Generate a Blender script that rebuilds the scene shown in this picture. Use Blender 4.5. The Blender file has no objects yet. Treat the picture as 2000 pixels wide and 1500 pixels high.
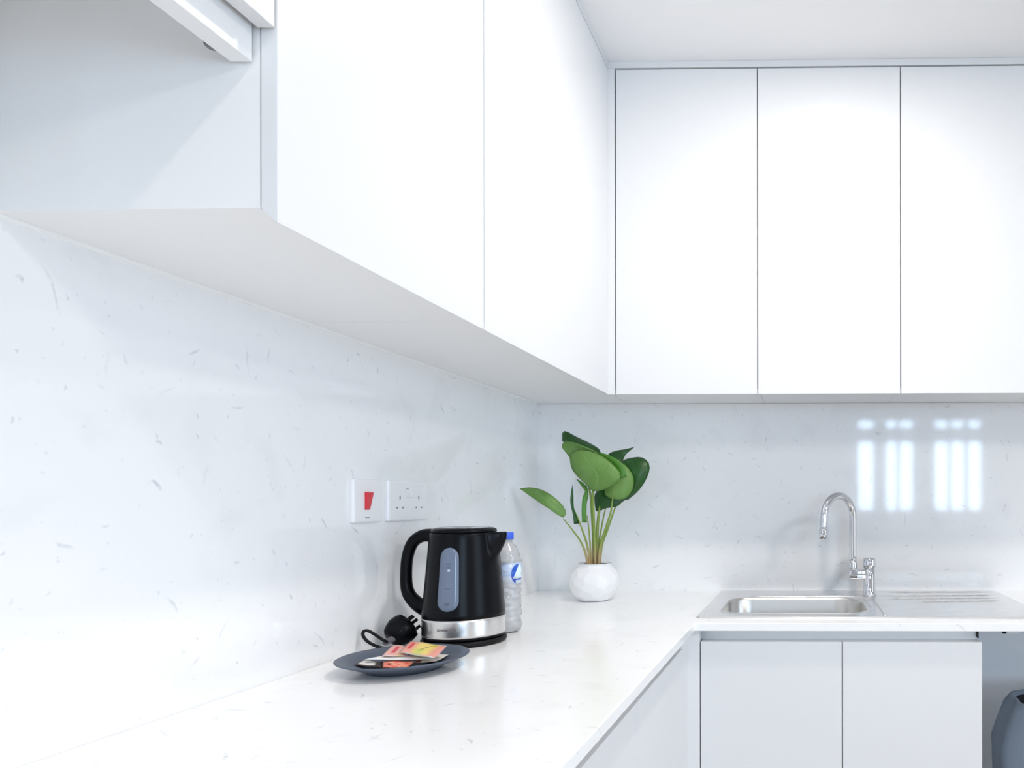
import bpy, bmesh, math, random
from mathutils import Vector, Matrix
C = bpy.context.scene.collection
SC = bpy.context.scene
PI = math.pi

# ------------------------------------------------------------------ camera
F_PX, CX, CY = 1428.0, 1558.4, 974.8          # focal length and principal point on the 2000x1500 frame
CAM = Vector((0.8728, -2.3435, 1.1944)); YAW = 0.0157; ROLL = 0.001
R_ = Vector((math.cos(YAW), math.sin(YAW), 0)); F_ = Vector((-math.sin(YAW), math.cos(YAW), 0)); U_ = Vector((0, 0, 1))
r2 = R_*math.cos(ROLL) - U_*math.sin(ROLL); u2 = U_*math.cos(ROLL) + R_*math.sin(ROLL)
cam_data = bpy.data.cameras.new('camera'); cam = bpy.data.objects.new('camera', cam_data); C.objects.link(cam)
cam.matrix_world = Matrix(((r2.x, u2.x, -F_.x, CAM.x), (r2.y, u2.y, -F_.y, CAM.y), (r2.z, u2.z, -F_.z, CAM.z), (0, 0, 0, 1)))
cam_data.sensor_width = 36; cam_data.lens = F_PX/2000*36
cam_data.shift_x = -(CX-1000)/2000; cam_data.shift_y = (CY-750)/2000
cam_data.clip_start = 0.02; SC.camera = cam

def at(px, py, x=None, y=None, z=None):
    """world point seen at a pixel, on the plane x=, y= or z="""
    d = r2*((px-CX)/F_PX) + u2*((CY-py)/F_PX) + F_
    if x is not None: t = (x-CAM.x)/d.x
    elif y is not None: t = (y-CAM.y)/d.y
    else: t = (z-CAM.z)/d.z
    return CAM + d*t

# ------------------------------------------------------------------ world, lights, exposure
w = bpy.data.worlds.new('world'); SC.world = w; w.use_nodes = True
w.node_tree.nodes['Background'].inputs[0].default_value = (0.62, 0.79, 1.0, 1)
w.node_tree.nodes['Background'].inputs[1].default_value = 1.0
def area(name, loc, rot, size, power, col, size_y=None, shape='DISK'):
    l = bpy.data.lights.new(name, 'AREA'); l.shape = shape; l.size = size
    if size_y: l.size_y = size_y
    l.energy = power; l.color = col
    o = bpy.data.objects.new(name, l); o.location = loc; o.rotation_euler = rot; C.objects.link(o); return o
ZC = 2.416
WARM = (1.0, 0.93, 0.86)
area('downlight_lamp', (0.95, -0.95, ZC-0.012), (0, 0, 0), 0.10, 6.0, WARM)
area('downlight_lamp', (0.95, -2.35, ZC-0.012), (0, 0, 0), 0.10, 2.8, WARM)
area('room_lamp', (2.75, -2.7, ZC-0.03), (0, 0, 0), 0.45, 21, WARM)
area('room_lamp', (2.4, -4.6, ZC-0.03), (0, 0, 0), 0.45, 9, WARM)
area('daylight_rear', (2.05, -5.70, 1.55), (PI/2, 0, 0), 1.7, 118, (0.56, 0.77, 1.0), 1.3, 'RECTANGLE')
area('fill_light_right', (4.40, -2.6, 1.15), (0, PI/2, 0), 2.1, 34, (0.68, 0.84, 1.0), 2.2, 'RECTANGLE')  # added fill from the unseen right side, lifts lower doors and open bay
SC.view_settings.view_transform = 'Standard'; SC.view_settings.look = 'None'
SC.view_settings.exposure = 0.66; SC.view_settings.gamma = 1.0; SC.view_settings.use_curve_mapping = False
SC.cycles.max_bounces = 10; SC.cycles.diffuse_bounces = 6; SC.cycles.transparent_max_bounces = 12
SC.cycles.caustics_reflective = False; SC.cycles.caustics_refractive = False
SC.cycles.sample_clamp_indirect = 4.0

# ------------------------------------------------------------------ materials
def mat(name, col, rough=0.5, metal=0.0, spec=0.5, **kw):
    m = bpy.data.materials.new(name); m.use_nodes = True
    b = m.node_tree.nodes['Principled BSDF']
    b.inputs['Base Color'].default_value = (*col, 1); b.inputs['Roughness'].default_value = rough
    b.inputs['Metallic'].default_value = metal; b.inputs['Specular IOR Level'].default_value = spec
    for k, v in kw.items(): b.inputs[k.replace('_', ' ')].default_value = v
    return m
class N:
    """tiny node-graph helper"""
    def __init__(s, m): s.m = m; s.t = m.node_tree; s.b = s.t.nodes['Principled BSDF']
    def n(s, typ, **kw):
        o = s.t.nodes.new(typ)
        for k, v in kw.items(): setattr(o, k, v)
        return o
    def l(s, a, b): s.t.links.new(a, b)
    def put(s, sock, v):
        if hasattr(v, 'is_output'): s.l(v, sock)
        else: sock.default_value = v
    def math(s, op, a, b=0.0, c=None):
        o = s.n('ShaderNodeMath', operation=op); s.put(o.inputs[0], a); s.put(o.inputs[1], b)
        if c is not None: s.put(o.inputs[2], c)
        return o.outputs[0]
    def vmath(s, op, a, b=(0, 0, 0)):
        o = s.n('ShaderNodeVectorMath', operation=op); s.put(o.inputs[0], a)
        if op == 'SCALE': s.put(o.inputs['Scale'], b)
        else: s.put(o.inputs[1], b)
        return o.outputs[1] if op in ('LENGTH', 'DOT_PRODUCT', 'DISTANCE') else o.outputs[0]
    def mapr(s, v, a, b, c=0.0, d=1.0, smooth=True):
        o = s.n('ShaderNodeMapRange', interpolation_type='SMOOTHSTEP' if smooth else 'LINEAR')
        s.put(o.inputs[0], v)
        for i, q in enumerate((a, b, c, d)): s.put(o.inputs[1+i], q)
        return o.outputs[0]
    def mix(s, f, a, b):
        o = s.n('ShaderNodeMix', data_type='RGBA'); s.put(o.inputs[0], f); s.put(o.inputs[6], a); s.put(o.inputs[7], b)
        return o.outputs[2]
    def noise(s, vec, scale, detail=2.0, dist=0.0, rough=0.5):
        o = s.n('ShaderNodeTexNoise'); s.put(o.inputs['Vector'], vec); o.inputs['Scale'].default_value = scale
        o.inputs['Detail'].default_value = detail; o.inputs['Distortion'].default_value = dist
        o.inputs['Roughness'].default_value = rough
        return o

def sp3(g, sp):
    c = g.n('ShaderNodeCombineXYZ'); g.l(sp.outputs[2], c.inputs[0]); g.l(sp.outputs[2], c.inputs[1]); return c.outputs[0]
def quartz(name, plane, base=(0.905, 0.908, 0.915), rough=0.055):
    """white engineered stone with scattered thin grey chips and specks; plane = the two axes of the face"""
    m = mat(name, base, rough, spec=0.40); g = N(m)
    tc = g.n('ShaderNodeTexCoord').outputs['Object']
    sp = g.n('ShaderNodeSeparateXYZ'); g.l(tc, sp.inputs[0]); ax = dict(x=0, y=1, z=2)
    cb = g.n('ShaderNodeCombineXYZ'); g.l(sp.outputs[ax[plane[0]]], cb.inputs[0]); g.l(sp.outputs[ax[plane[1]]], cb.inputs[1])
    P = cb.outputs[0]
    if plane == 'xy': P = g.vmath('ADD', P, g.vmath('MULTIPLY', sp3(g, sp), (0.6, 1.0, 0)))
    warp = g.noise(P, 22, 2); wv = g.vmath('SUBTRACT', warp.outputs['Color'], (0.5, 0.5, 0.5))
    P = g.vmath('ADD', P, g.vmath('SCALE', wv, 0.016))
    total = None
    #        cell   present len    width   strength off
    for cell, pres, ln, wd, st, off in ((0.085, 0.55, 0.017, 0.0030, 0.72, 3.1), (0.060, 0.70, 0.0085, 0.0024, 0.52, 17.7),
                                        (0.034, 0.55, 0.0040, 0.0022, 0.32, 41.3), (0.15, 0.60, 0.030, 0.0026, 0.45, 71.9)):
        Q = g.vmath('ADD', g.vmath('SCALE', P, 1.0/cell), (off, off*0.7, 0))
        v = g.n('ShaderNodeTexVoronoi', voronoi_dimensions='2D', feature='F1'); g.l(Q, v.inputs['Vector']); v.inputs['Scale'].default_value = 1.0
        rel = g.vmath('SCALE', g.vmath('SUBTRACT', Q, v.outputs['Position']), cell)
        sc = g.n('ShaderNodeSeparateColor'); g.l(v.outputs['Color'], sc.inputs[0])
        ang = g.math('MULTIPLY', sc.outputs[0], 6.283)
        ca, sa = g.math('COSINE', ang), g.math('SINE', ang)
        s3 = g.n('ShaderNodeSeparateXYZ'); g.l(rel, s3.inputs[0])
        a = g.math('ADD', g.math('MULTIPLY', s3.outputs[0], ca), g.math('MULTIPLY', s3.outputs[1], sa))
        b = g.math('SUBTRACT', g.math('MULTIPLY', s3.outputs[1], ca), g.math('MULTIPLY', s3.outputs[0], sa))
        lenf = g.math('MULTIPLY_ADD', sc.outputs[1], 0.8, 0.3)
        aa = g.math('DIVIDE', g.math('DIVIDE', a, ln), lenf); bb = g.math('DIVIDE', b, wd)
        bb = g.math('ADD', bb, g.math('MULTIPLY', g.math('MULTIPLY', aa, aa), 1.1))
        r = g.math('SQRT', g.math('ADD', g.math('MULTIPLY', aa, aa), g.math('MULTIPLY', bb, bb)))
        k = g.math('MULTIPLY', g.mapr(r, 0.35, 1.1, 1.0, 0.0), g.math('LESS_THAN', sc.outputs[2], pres))
        k = g.math('MULTIPLY', k, g.math('MULTIPLY_ADD', sc.outputs[0], st*0.8, st*0.2))
        total = k if total is None else g.math('MAXIMUM', total, k)
    grain = g.noise(P, 130, 2).outputs[0]
    total = g.math('MULTIPLY', total, g.mapr(grain, 0.35, 0.6, 0.35, 1.0))
    cloud = g.mapr(g.noise(P, 9, 3, 0.6).outputs[0], 0.52, 0.75, 0.0, 0.07)
    col = g.mix(g.math('ADD', g.math('MULTIPLY', total, 0.68), cloud), (*base, 1), (0.36, 0.38, 0.43, 1))
    g.l(col, g.b.inputs['Base Color'])
    return m

M = {}
M['lacquer'] = mat('white_lacquer', (0.80, 0.805, 0.815), 0.32)
M['lacquer_edge'] = mat('white_board', (0.89, 0.89, 0.89), 0.45)
M['carcass'] = mat('cabinet_board', (0.70, 0.72, 0.75), 0.5)
M['ceiling'] = mat('ceiling_paint', (0.92, 0.92, 0.925), 0.9)
M['paint'] = mat('wall_paint', (0.93, 0.95, 0.97), 0.9)
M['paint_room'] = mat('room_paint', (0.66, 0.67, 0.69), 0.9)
M['floor'] = mat('floor_vinyl', (0.62, 0.60, 0.57), 0.45)
g = N(M['floor']); nz = g.noise(g.n('ShaderNodeTexCoord').outputs['Object'], 6, 5, 0.5).outputs[0]
g.l(g.mix(nz, (0.38, 0.33, 0.27, 1), (0.52, 0.46, 0.40, 1)), g.b.inputs['Base Color'])
M['stone_left'] = quartz('quartz_left', 'yz')
M['stone_back'] = quartz('quartz_back', 'xz')
M['stone_top'] = quartz('quartz_top', 'xy', (0.95, 0.95, 0.948), 0.16)
M['black_plastic'] = mat('black_plastic', (0.004, 0.0045, 0.006), 0.26, spec=0.12)
M['black_matt'] = mat('black_matt', (0.006, 0.006, 0.007), 0.5, spec=0.2)
M['steel'] = mat('brushed_steel', (0.86, 0.85, 0.84), 0.24, 1.0)
g = N(M['steel']); tc = g.n('ShaderNodeTexCoord').outputs['Object']
mp = g.n('ShaderNodeMapping'); mp.inputs['Scale'].default_value = (2, 400, 400); g.l(tc, mp.inputs[0])
nz = g.noise(mp.outputs[0], 3, 2).outputs[0]; g.l(g.mapr(nz, 0.3, 0.7, 0.19, 0.33), g.b.inputs['Roughness'])
M['steel_band'] = mat('satin_steel', (0.74, 0.73, 0.72), 0.25, 1.0)
M['chrome'] = mat('chrome', (0.70, 0.71, 0.74), 0.05, 1.0)
M['white_plastic'] = mat('white_plastic', (0.90, 0.90, 0.91), 0.28)
M['red_plastic'] = mat('red_plastic', (0.72, 0.035, 0.05), 0.35)
M['dark_hole'] = mat('dark_slot', (0.22, 0.22, 0.24), 0.8)
M['grey_print'] = mat('grey_print', (0.33, 0.33, 0.35), 0.6)
M['dark_print'] = mat('dark_print', (0.16, 0.13, 0.14), 0.5)
M['ceramic_dark'] = mat('slate_ceramic', (0.085, 0.105, 0.145), 0.40, spec=0.4)
M['pot'] = mat('white_ceramic', (0.88, 0.88, 0.89), 0.22)
M['soil'] = mat('dark_soil', (0.012, 0.010, 0.009), 0.9)
M['sealant'] = mat('white_sealant', (0.96, 0.96, 0.95), 0.4)
M['gauge'] = mat('smoked_gauge', (0.15, 0.19, 0.27), 0.16)
M['gauge_mark'] = mat('gauge_mark', (0.10, 0.13, 0.18), 0.4)
M['cap'] = mat('blue_cap', (0.05, 0.14, 0.80), 0.35)
M['bag'] = mat('slate_fabric', (0.22, 0.27, 0.34), 0.7)
M['bag_lining'] = mat('black_lining', (0.01, 0.01, 0.013), 0.6)
M['window_frame'] = mat('window_frame_white', (0.8, 0.8, 0.8), 0.4)

def leaf_mat(name, c1, c2, rough):
    m = mat(name, c1, rough); g = N(m)
    uv = g.n('ShaderNodeUVMap').outputs[0]; s = g.n('ShaderNodeSeparateXYZ'); g.l(uv, s.inputs[0])
    x = g.math('ABSOLUTE', g.math('SUBTRACT', s.outputs[0], 0.5))
    rib = g.mapr(x, 0.0, 0.035, 1.0, 0.0)
    vein = g.math('SINE', g.math('MULTIPLY', g.math('SUBTRACT', s.outputs[1], g.math('MULTIPLY', x, 0.55)), 110.0))
    vein = g.mapr(vein, 0.55, 1.0, 0.0, 0.22)
    blot = g.noise(g.n('ShaderNodeTexCoord').outputs['Object'], 25, 2).outputs[0]
    f = g.math('MAXIMUM', g.math('MULTIPLY', rib, 0.6), g.math('ADD', vein, g.mapr(blot, 0.35, 0.7, 0.0, 0.35)))
    g.l(g.mix(f, (*c1, 1), (*c2, 1)), g.b.inputs['Base Color'])
    return m
M['leaf_light'] = leaf_mat('leaf_underside', (0.115, 0.245, 0.045), (0.20, 0.36, 0.11), 0.5)
M['leaf_mid'] = leaf_mat('leaf_mid', (0.055, 0.20, 0.015), (0.12, 0.32, 0.04), 0.4)
M['leaf_dark'] = leaf_mat('leaf_dark', (0.010, 0.062, 0.006), (0.022, 0.13, 0.018), 0.35)
M['stem'] = mat('stem_green', (0.18, 0.26, 0.06), 0.5)
g = N(M['stem']); gz = g.n('ShaderNodeSeparateXYZ'); g.l(g.n('ShaderNodeNewGeometry').outputs['Position'], gz.inputs[0])
g.l(g.mix(g.mapr(gz.outputs[2], 1.00, 1.09), (0.46, 0.32, 0.16, 1), (0.20, 0.30, 0.05, 1)), g.b.inputs['Base Color'])

def clear_mat(name, tint, body, rough=0.08, bump=False):
    m = bpy.data.materials.new(name); m.use_nodes = True; t = m.node_tree; t.nodes.clear()
    out = t.nodes.new('ShaderNodeOutputMaterial')
    tr = t.nodes.new('ShaderNodeBsdfTransparent'); tr.inputs[0].default_value = (*tint, 1)
    df = t.nodes.new('ShaderNodeBsdfDiffuse'); df.inputs[0].default_value = (0.95, 0.96, 0.98, 1)
    gl = t.nodes.new('ShaderNodeBsdfGlossy'); gl.inputs['Roughness'].default_value = rough
    m1 = t.nodes.new('ShaderNodeMixShader'); m1.inputs[0].default_value = body
    m2 = t.nodes.new('ShaderNodeMixShader'); lw = t.nodes.new('ShaderNodeLayerWeight'); lw.inputs[0].default_value = 0.35
    tl = t.nodes.new('ShaderNodeBsdfTranslucent'); tl.inputs[0].default_value = (0.95, 0.96, 0.98, 1); m0 = t.nodes.new('ShaderNodeMixShader'); m0.inputs[0].default_value = 0.45
    t.links.new(df.outputs[0], m0.inputs[1]); t.links.new(tl.outputs[0], m0.inputs[2])
    t.links.new(tr.outputs[0], m1.inputs[1]); t.links.new(m0.outputs[0], m1.inputs[2])
    t.links.new(lw.outputs['Fresnel'], m2.inputs[0]); t.links.new(m1.outputs[0], m2.inputs[1]); t.links.new(gl.outputs[0], m2.inputs[2])
    t.links.new(m2.outputs[0], out.inputs[0]); return m
M['pet'] = clear_mat('clear_bottle', (0.97, 0.98, 1.0), 0.80, 0.16)
M['pane'] = clear_mat('window_glass', (0.98, 0.99, 1.0), 0.0, 0.02)

# ------------------------------------------------------------------ mesh helpers
def link(name, me, m, parent=None, smooth=False):
    if smooth:
        for p in me.polygons: p.use_smooth = True
    o = bpy.data.objects.new(name, me); C.objects.link(o)
    for q in (m if isinstance(m, (list, tuple)) else [m]): me.materials.append(q)
    if parent:
        o.parent = parent; o.matrix_parent_inverse = Matrix.Translation(-parent.location) if parent.type == 'EMPTY' else Matrix()
    return o
def obj(name, bm, m, parent=None, smooth=False, recalc=True):
    if recalc: bmesh.ops.recalc_face_normals(bm, faces=bm.faces)
    me = bpy.data.meshes.new(name); bm.to_mesh(me); bm.free()
    return link(name, me, m, parent, smooth)
def empty(name, loc, label, cat, group=None):
    o = bpy.data.objects.new(name, None); o.location = loc; o.empty_display_size = 0.05; C.objects.link(o)
    tag(o, label, cat, group); return o
def tag(o, label, cat, group=None):
    o['label'] = label; o['category'] = cat
    if group: o['group'] = group
    return o
def struct(o): o['kind'] = 'structure'; return o
def add_box(bm, a, b, bevel=0.0, seg=1):
    x0, y0, z0 = [min(p, q) for p, q in zip(a, b)]; x1, y1, z1 = [max(p, q) for p, q in zip(a, b)]
    r = bmesh.ops.create_cube(bm, size=1.0)
    for v in r['verts']:
        v.co = Vector(((x0+x1)/2+v.co.x*(x1-x0), (y0+y1)/2+v.co.y*(y1-y0), (z0+z1)/2+v.co.z*(z1-z0)))
    if bevel:
        es = list({e for v in r['verts'] for e in v.link_edges})
        bmesh.ops.bevel(bm, geom=es, offset=bevel, segments=seg, affect='EDGES', profile=0.5)
    return bm
def box(name, a, b, m, parent=None, bevel=0.0, seg=1, smooth=False):
    return obj(name, add_box(bmesh.new(), a, b, bevel, seg), m, parent, smooth)
def prism(name, pts, axis, a, b, m, parent=None):
    """polygon pts in the plane across `axis`, pushed from a to b"""
    bm = bmesh.new(); f = []
    for s in (a, b):
        ring = []
        for p, q in pts:
            ring.append(bm.verts.new({'x': (s, p, q), 'y': (p, s, q), 'z': (p, q, s)}[axis]))
        f.append(ring)
    bm.faces.new(f[0]); bm.faces.new(f[1][::-1]); n = len(pts)
    for i in range(n): bm.faces.new((f[0][i], f[1][i], f[1][(i+1) % n], f[0][(i+1) % n]))
    return obj(name, bm, m, parent)
def loops(bm, rings, closed=True, cap0=False, cap1=False):
    vs = [[bm.verts.new(p) for p in r] for r in rings]
    for a, b in zip(vs, vs[1:]):
        n = len(a)
        for i in range(n if closed else n-1):
            j = (i+1) % n; bm.faces.new((a[i], a[j], b[j], b[i]))
    if cap0: bm.faces.new(vs[0][::-1])
    if cap1: bm.faces.new(vs[-1])
    return vs
def lathe(prof, c=(0, 0, 0), n=64, fn=None):
    """prof = [(radius, height)]; fn(ang, r, h) -> (r, h) reshapes it"""
    bm = bmesh.new(); rings = []
    for r, h in prof:
        ring = []
        for i in range(n):
            a = 2*PI*i/n; rr, hh = fn(a, r, h) if fn else (r, h)
            ring.append((c[0]+rr*math.cos(a), c[1]+rr*math.sin(a), c[2]+hh))
        rings.append(ring)
    loops(bm, rings, True, True, True)
    return bm
def spline(pts, k=8):
    """Catmull-Rom through the points"""
    P = [Vector(p) for p in pts]; P = [P[0]*2-P[1]] + P + [P[-1]*2-P[-2]]; out = []
    for i in range(1, len(P)-2):
        for j in range(k):
            t = j/k; a, b, c, d = P[i-1:i+3]
            out.append(0.5*((2*b)+(c-a)*t+(2*a-5*b+4*c-d)*t*t+(3*b-a-3*c+d)*t**3))
    out.append(P[-2]); return out
def tube(bm, pts, rad, n=12, flat=1.0, side=None):
    """sweep; rad is a number or a function of t; flat squashes across `side`"""
    pts = [Vector(p) for p in pts]; rings = []; prev = Vector(side) if side else None
    for i, p in enumerate(pts):
        t = (pts[min(i+1, len(pts)-1)]-pts[max(i-1, 0)]).normalized()
        if prev is None: prev = t.orthogonal()
        u = (prev - t*prev.dot(t)).normalized(); v = t.cross(u); prev = u
        r = rad(i/(len(pts)-1)) if callable(rad) else rad
        rings.append([p + u*(r*flat*math.cos(2*PI*k/n)) + v*(r*math.sin(2*PI*k/n)) for k in range(n)])
    loops(bm, rings, True, True, True); return bm
def rrect(x0, y0, x1, y1, r, k=6, z=0.0):
    rs = r if isinstance(r, (list, tuple)) else (r,)*4; out = []
    for (cx, cy, a0), q in zip(((x1, y1, 0), (x0, y1, 90), (x0, y0, 180), (x1, y0, 270)), rs):
        sx = -1 if cx == x1 else 1; sy = -1 if cy == y1 else 1
        for i in range(k+1):
            a = math.radians(a0+90*i/k); out.append((cx+sx*q+q*math.cos(a), cy+sy*q+q*math.sin(a), z))
    return out
def mods(o, bev=None, seg=2, sol=None, sub=None):
    if sol: q = o.modifiers.new('solid', 'SOLIDIFY'); q.thickness = sol; q.offset = 0
    if bev: q = o.modifiers.new('bevel', 'BEVEL'); q.width = bev; q.segments = seg; q.limit_method = 'ANGLE'
    if sub: q = o.modifiers.new('sub', 'SUBSURF'); q.levels = sub; q.render_levels = sub
    return o

# ------------------------------------------------------------------ room shell
XR, YR = 4.3, -5.6
T = 0.012                                              # backsplash slab thickness: visible faces lie on x=0 and y=0
struct(box('floor', (-0.15, YR-0.15, -0.1), (XR+0.15, 0.15, 0), M['floor']))
struct(box('ceiling', (-0.15, YR-0.15, ZC), (XR+0.15, 0.15, ZC+0.1), M['ceiling']))
struct(box('wall_left', (-0.15, YR, 0), (-T, T, ZC), M['paint']))
struct(box('wall_back', (-0.15, T, 0), (XR+0.15, 0.15, ZC), M['paint']))
def holed_wall(name, axis, pos, th, a0, a1, o0, o1, z0, z1):
    bm = bmesh.new()
    for (p, q, r, s) in ((a0, o0, 0, ZC), (o1, a1, 0, ZC), (o0, o1, 0, z0), (o0, o1, z1, ZC)):
        if axis == 'y': add_box(bm, (p, pos, r), (q, pos-th, s))
        else: add_box(bm, (pos, p, r), (pos+th, q, s))
    return struct(obj(name, bm, M['paint_room']))
WX0, WX1, WZ0, WZ1 = 1.36, 2.79, 1.02, 2.07
holed_wall('wall_rear', 'y', YR, 0.15, -0.15, XR+0.15, WX0, WX1, WZ0, WZ1)
holed_wall('wall_right', 'x', XR, 0.15, YR, 0.15, -3.5, -1.7, 0.10, 2.2)
def window(name, rects, glass, axis, pos):
    root = bpy.data.objects.new(name, None); C.objects.link(root); struct(root)
    bm = bmesh.new()
    for (a, z0, b, z1) in rects:
        if axis == 'y': add_box(bm, (a, pos-0.03, z0), (b, pos-0.09, z1))
        else: add_box(bm, (pos+0.03, a, z0), (pos+0.09, b, z1))
    obj('window_frame', bm, M['window_frame'], root)
    a, z0, b, z1 = glass
    if axis == 'y': box('window_pane', (a, pos-0.058, z0), (b, pos-0.062, z1), M['pane'], root)
    else: box('window_pane', (pos+0.058, a, z0), (pos+0.062, b, z1), M['pane'], root)
fr = [(WX0, WZ0, WX0+.05, WZ1), (WX1-.05, WZ0, WX1, WZ1), (WX0, WZ1-.02, WX1, WZ1), (WX0, WZ0, WX1, WZ0+.06), (WX0, 1.82, WX1, 1.97)]
for q, wq in ((1.64, .14), (2.12, .24), (1.84, .04), (2.40, .04), (2.58, .05)): fr.append((q-wq/2, WZ0, q+wq/2, WZ1))
window('window_1', fr, (WX0, WZ0, WX1, WZ1), 'y', YR)
window('unseen_fill_window', [(-3.5, .1, -3.44, 2.2), (-1.76, .1, -1.7, 2.2), (-2.63, .1, -2.57, 2.2), (-3.5, .1, -1.7, .16), (-3.5, 2.14, -1.7, 2.2)], (-3.5, .1, -1.7, 2.2), 'x', XR)  # unseen window, enlarged to throw fill light on lower doors and bay

# ------------------------------------------------------------------ kitchen constants
U, ZB, ZT = 0.3118, 1.4867, 2.3949            # wall-cabinet depth, door bottom, door top
ZU = ZB + 0.0155                              # underside of the wall cabinets
DT = 0.019                                    # door thickness
YN, YS = -1.5804, -1.0895                     # near edge and seam of the left doors
XA, XB, XC_ = 0.3328, 0.7293, 1.1265
ZW = 0.900; ZWB = 0.881                       # worktop top and underside
GAP = 0.0017

# backsplash slabs
bs = empty('backsplash', (-T/2, -1.6, ZW), 'white speckled quartz backsplash on the left wall behind the kettle', 'backsplash')
box('stone_slab', (-T+0.0005, -3.2, 0.5), (0, -0.0002, ZU-0.0005), M['stone_left'], bs)
box('sealant_strip', (0, -3.2, ZU-0.0046), (0.0045, -0.02, ZU-0.0001), M['sealant'], bs)
bs2 = empty('backsplash', (1.5, T/2, ZW), 'white speckled quartz backsplash on the back wall behind the tap', 'backsplash')
box('stone_slab', (-T+0.001, 0, ZWB), (1.85, T-0.0005, ZU-0.0005), M['stone_back'], bs2)
# ------------------------------------------------------------------ worktop (L shape with the sink cut-out)
SX0, SX1 = 0.5915, 1.452; SY0, SY1 = -0.538, -0.030      # sink outline
HX0, HX1, HY0, HY1 = 0.615, 1.43, -0.515, -0.055
def grid_slab(xs, ys, keep, z0, z1):
    bm = bmesh.new(); V = {}
    def v(i, j, z):
        if (i, j, z) not in V: V[(i, j, z)] = bm.verts.new((xs[i], ys[j], z))
        return V[(i, j, z)]
    nx, ny = len(xs)-1, len(ys)-1
    on = lambda i, j: 0 <= i < nx and 0 <= j < ny and keep((xs[i]+xs[i+1])/2, (ys[j]+ys[j+1])/2)
    for i in range(nx):
        for j in range(ny):
            if not on(i, j): continue
            bm.faces.new((v(i, j, z1), v(i+1, j, z1), v(i+1, j+1, z1), v(i, j+1, z1)))
            bm.faces.new((v(i, j, z0), v(i, j+1, z0), v(i+1, j+1, z0), v(i+1, j, z0)))
            for (di, dj, p, q) in ((-1, 0, (i, j), (i, j+1)), (1, 0, (i+1, j+1), (i+1, j)), (0, -1, (i+1, j), (i, j)), (0, 1, (i, j+1), (i+1, j+1))):
                if not on(i+di, j+dj): bm.faces.new((v(*p, z0), v(*q, z0), v(*q, z1), v(*p, z1)))
    return bm
bm = grid_slab([0.0008, 0.60, HX0, HX1, 1.85], [-3.2, -0.61, HY0, HY1, -0.0008],
               lambda x, y: (x < 0.6 or y > -0.61) and not (HX0 < x < HX1 and HY0 < y < HY1), ZWB, ZW)
top = obj('worktop', bm, M['stone_top']); mods(top, bev=0.0015, seg=2)
tag(top, 'white quartz L-shaped worktop with faint grey specks carrying the kettle and sink', 'worktop')

# ------------------------------------------------------------------ wall cabinets
def bevel_door_x(name, y0, y1, z0, z1, parent):
    """door facing +x on the left run, bottom edge cut back at an angle as a finger grip"""
    xb = U-DT
    pts = [(xb+0.0012, z0+0.0155), (xb+0.0035, z0+0.0135), (U-0.002, z0+0.0006), (U, z0+0.0002), (U, z1), (xb+0.0012, z1)]
    bm = bmesh.new(); prs = []
    for y in (y0, y1): prs.append([bm.verts.new((p, y, q)) for p, q in pts])
    bm.faces.new(prs[0]); bm.faces.new(prs[1][::-1])
    for i in range(len(pts)): bm.faces.new((prs[0][i], prs[1][i], prs[1][(i+1) % 6], prs[0][(i+1) % 6]))
    return mods(obj(name, bm, M['lacquer'], parent), bev=0.0006, seg=1)
def bevel_door_y(name, x0, x1, z0, z1, parent):
    yb = -(U-DT)
    pts = [(yb-0.0012, z0+0.0155), (yb-0.0035, z0+0.0135), (-U+0.002, z0+0.0006), (-U, z0+0.0002), (-U, z1), (yb-0.0012, z1)]
    bm = bmesh.new(); prs = []
    for x in (x0, x1): prs.append([bm.verts.new((x, p, q)) for p, q in pts])
    bm.faces.new(prs[0]); bm.faces.new(prs[1][::-1])
    for i in range(len(pts)): bm.faces.new((prs[0][i], prs[1][i], prs[1][(i+1) % 6], prs[0][(i+1) % 6]))
    return mods(obj(name, bm, M['lacquer'], parent), bev=0.0006, seg=1)

def carcass(x0, y0, x1, y1, parent, z0=ZU, z1=ZT+0.002):
    return box('carcass', (x0, y0, z0), (x1, y1, z1), M['lacquer_edge'], parent)
c1 = empty('wall_cabinet', (U/2, (YN+YS)/2, ZU), 'tall white wall cabinet on the left wall, nearest the open hood recess', 'cabinet')
carcass(0.0005, YN+0.0002, U-DT, YS-0.0005, c1)
bevel_door_x('door', YN, YS-GAP, ZB, ZT, c1)
c2 = empty('wall_cabinet', (U/2, (YS-U)/2, ZU), 'tall white wall cabinet filling the inner corner above the kettle and plant', 'cabinet')
carcass(0.0005, YS+0.0005, U-DT, -0.0008, c2)
bevel_door_x('door', YS+GAP, -U-0.0002, ZB, ZT, c2)
cf = box('corner_filler', (U-DT+0.0005, -U, ZB), (XA-GAP*1.5, -(U-DT), ZC-0.0008), M['lacquer'], c2)
for i, (x0, x1, lab) in enumerate(((XA, XB, 'white wall cabinet on the back wall beside the inner corner, first from the corner'),
                                   (XB, XC_, 'white wall cabinet on the back wall, middle of three, left above the tap'),
                                   (XC_, XC_+0.397, 'white wall cabinet on the back wall cut off by the right edge of the photo'))):
    c = empty('wall_cabinet', ((x0+x1)/2, -U/2, ZU), lab, 'cabinet')
    carcass((U-DT+0.0012) if i == 0 else x0+0.0005, -(U-DT), x1-0.0005, -0.0006, c)
    bevel_door_y('door', x0+GAP*0.9, x1-GAP*0.9, ZB, ZT-0.002, c)
c = empty('wall_cabinet', (XC_+0.6, -U/2, ZU), 'white wall cabinet further right on the back wall, outside the photo', 'cabinet')
carcass(XC_+0.3975, -(U-DT), XC_+0.794, -0.0006, c); bevel_door_y('door', XC_+0.398, XC_+0.794, ZB, ZT, c)
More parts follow.
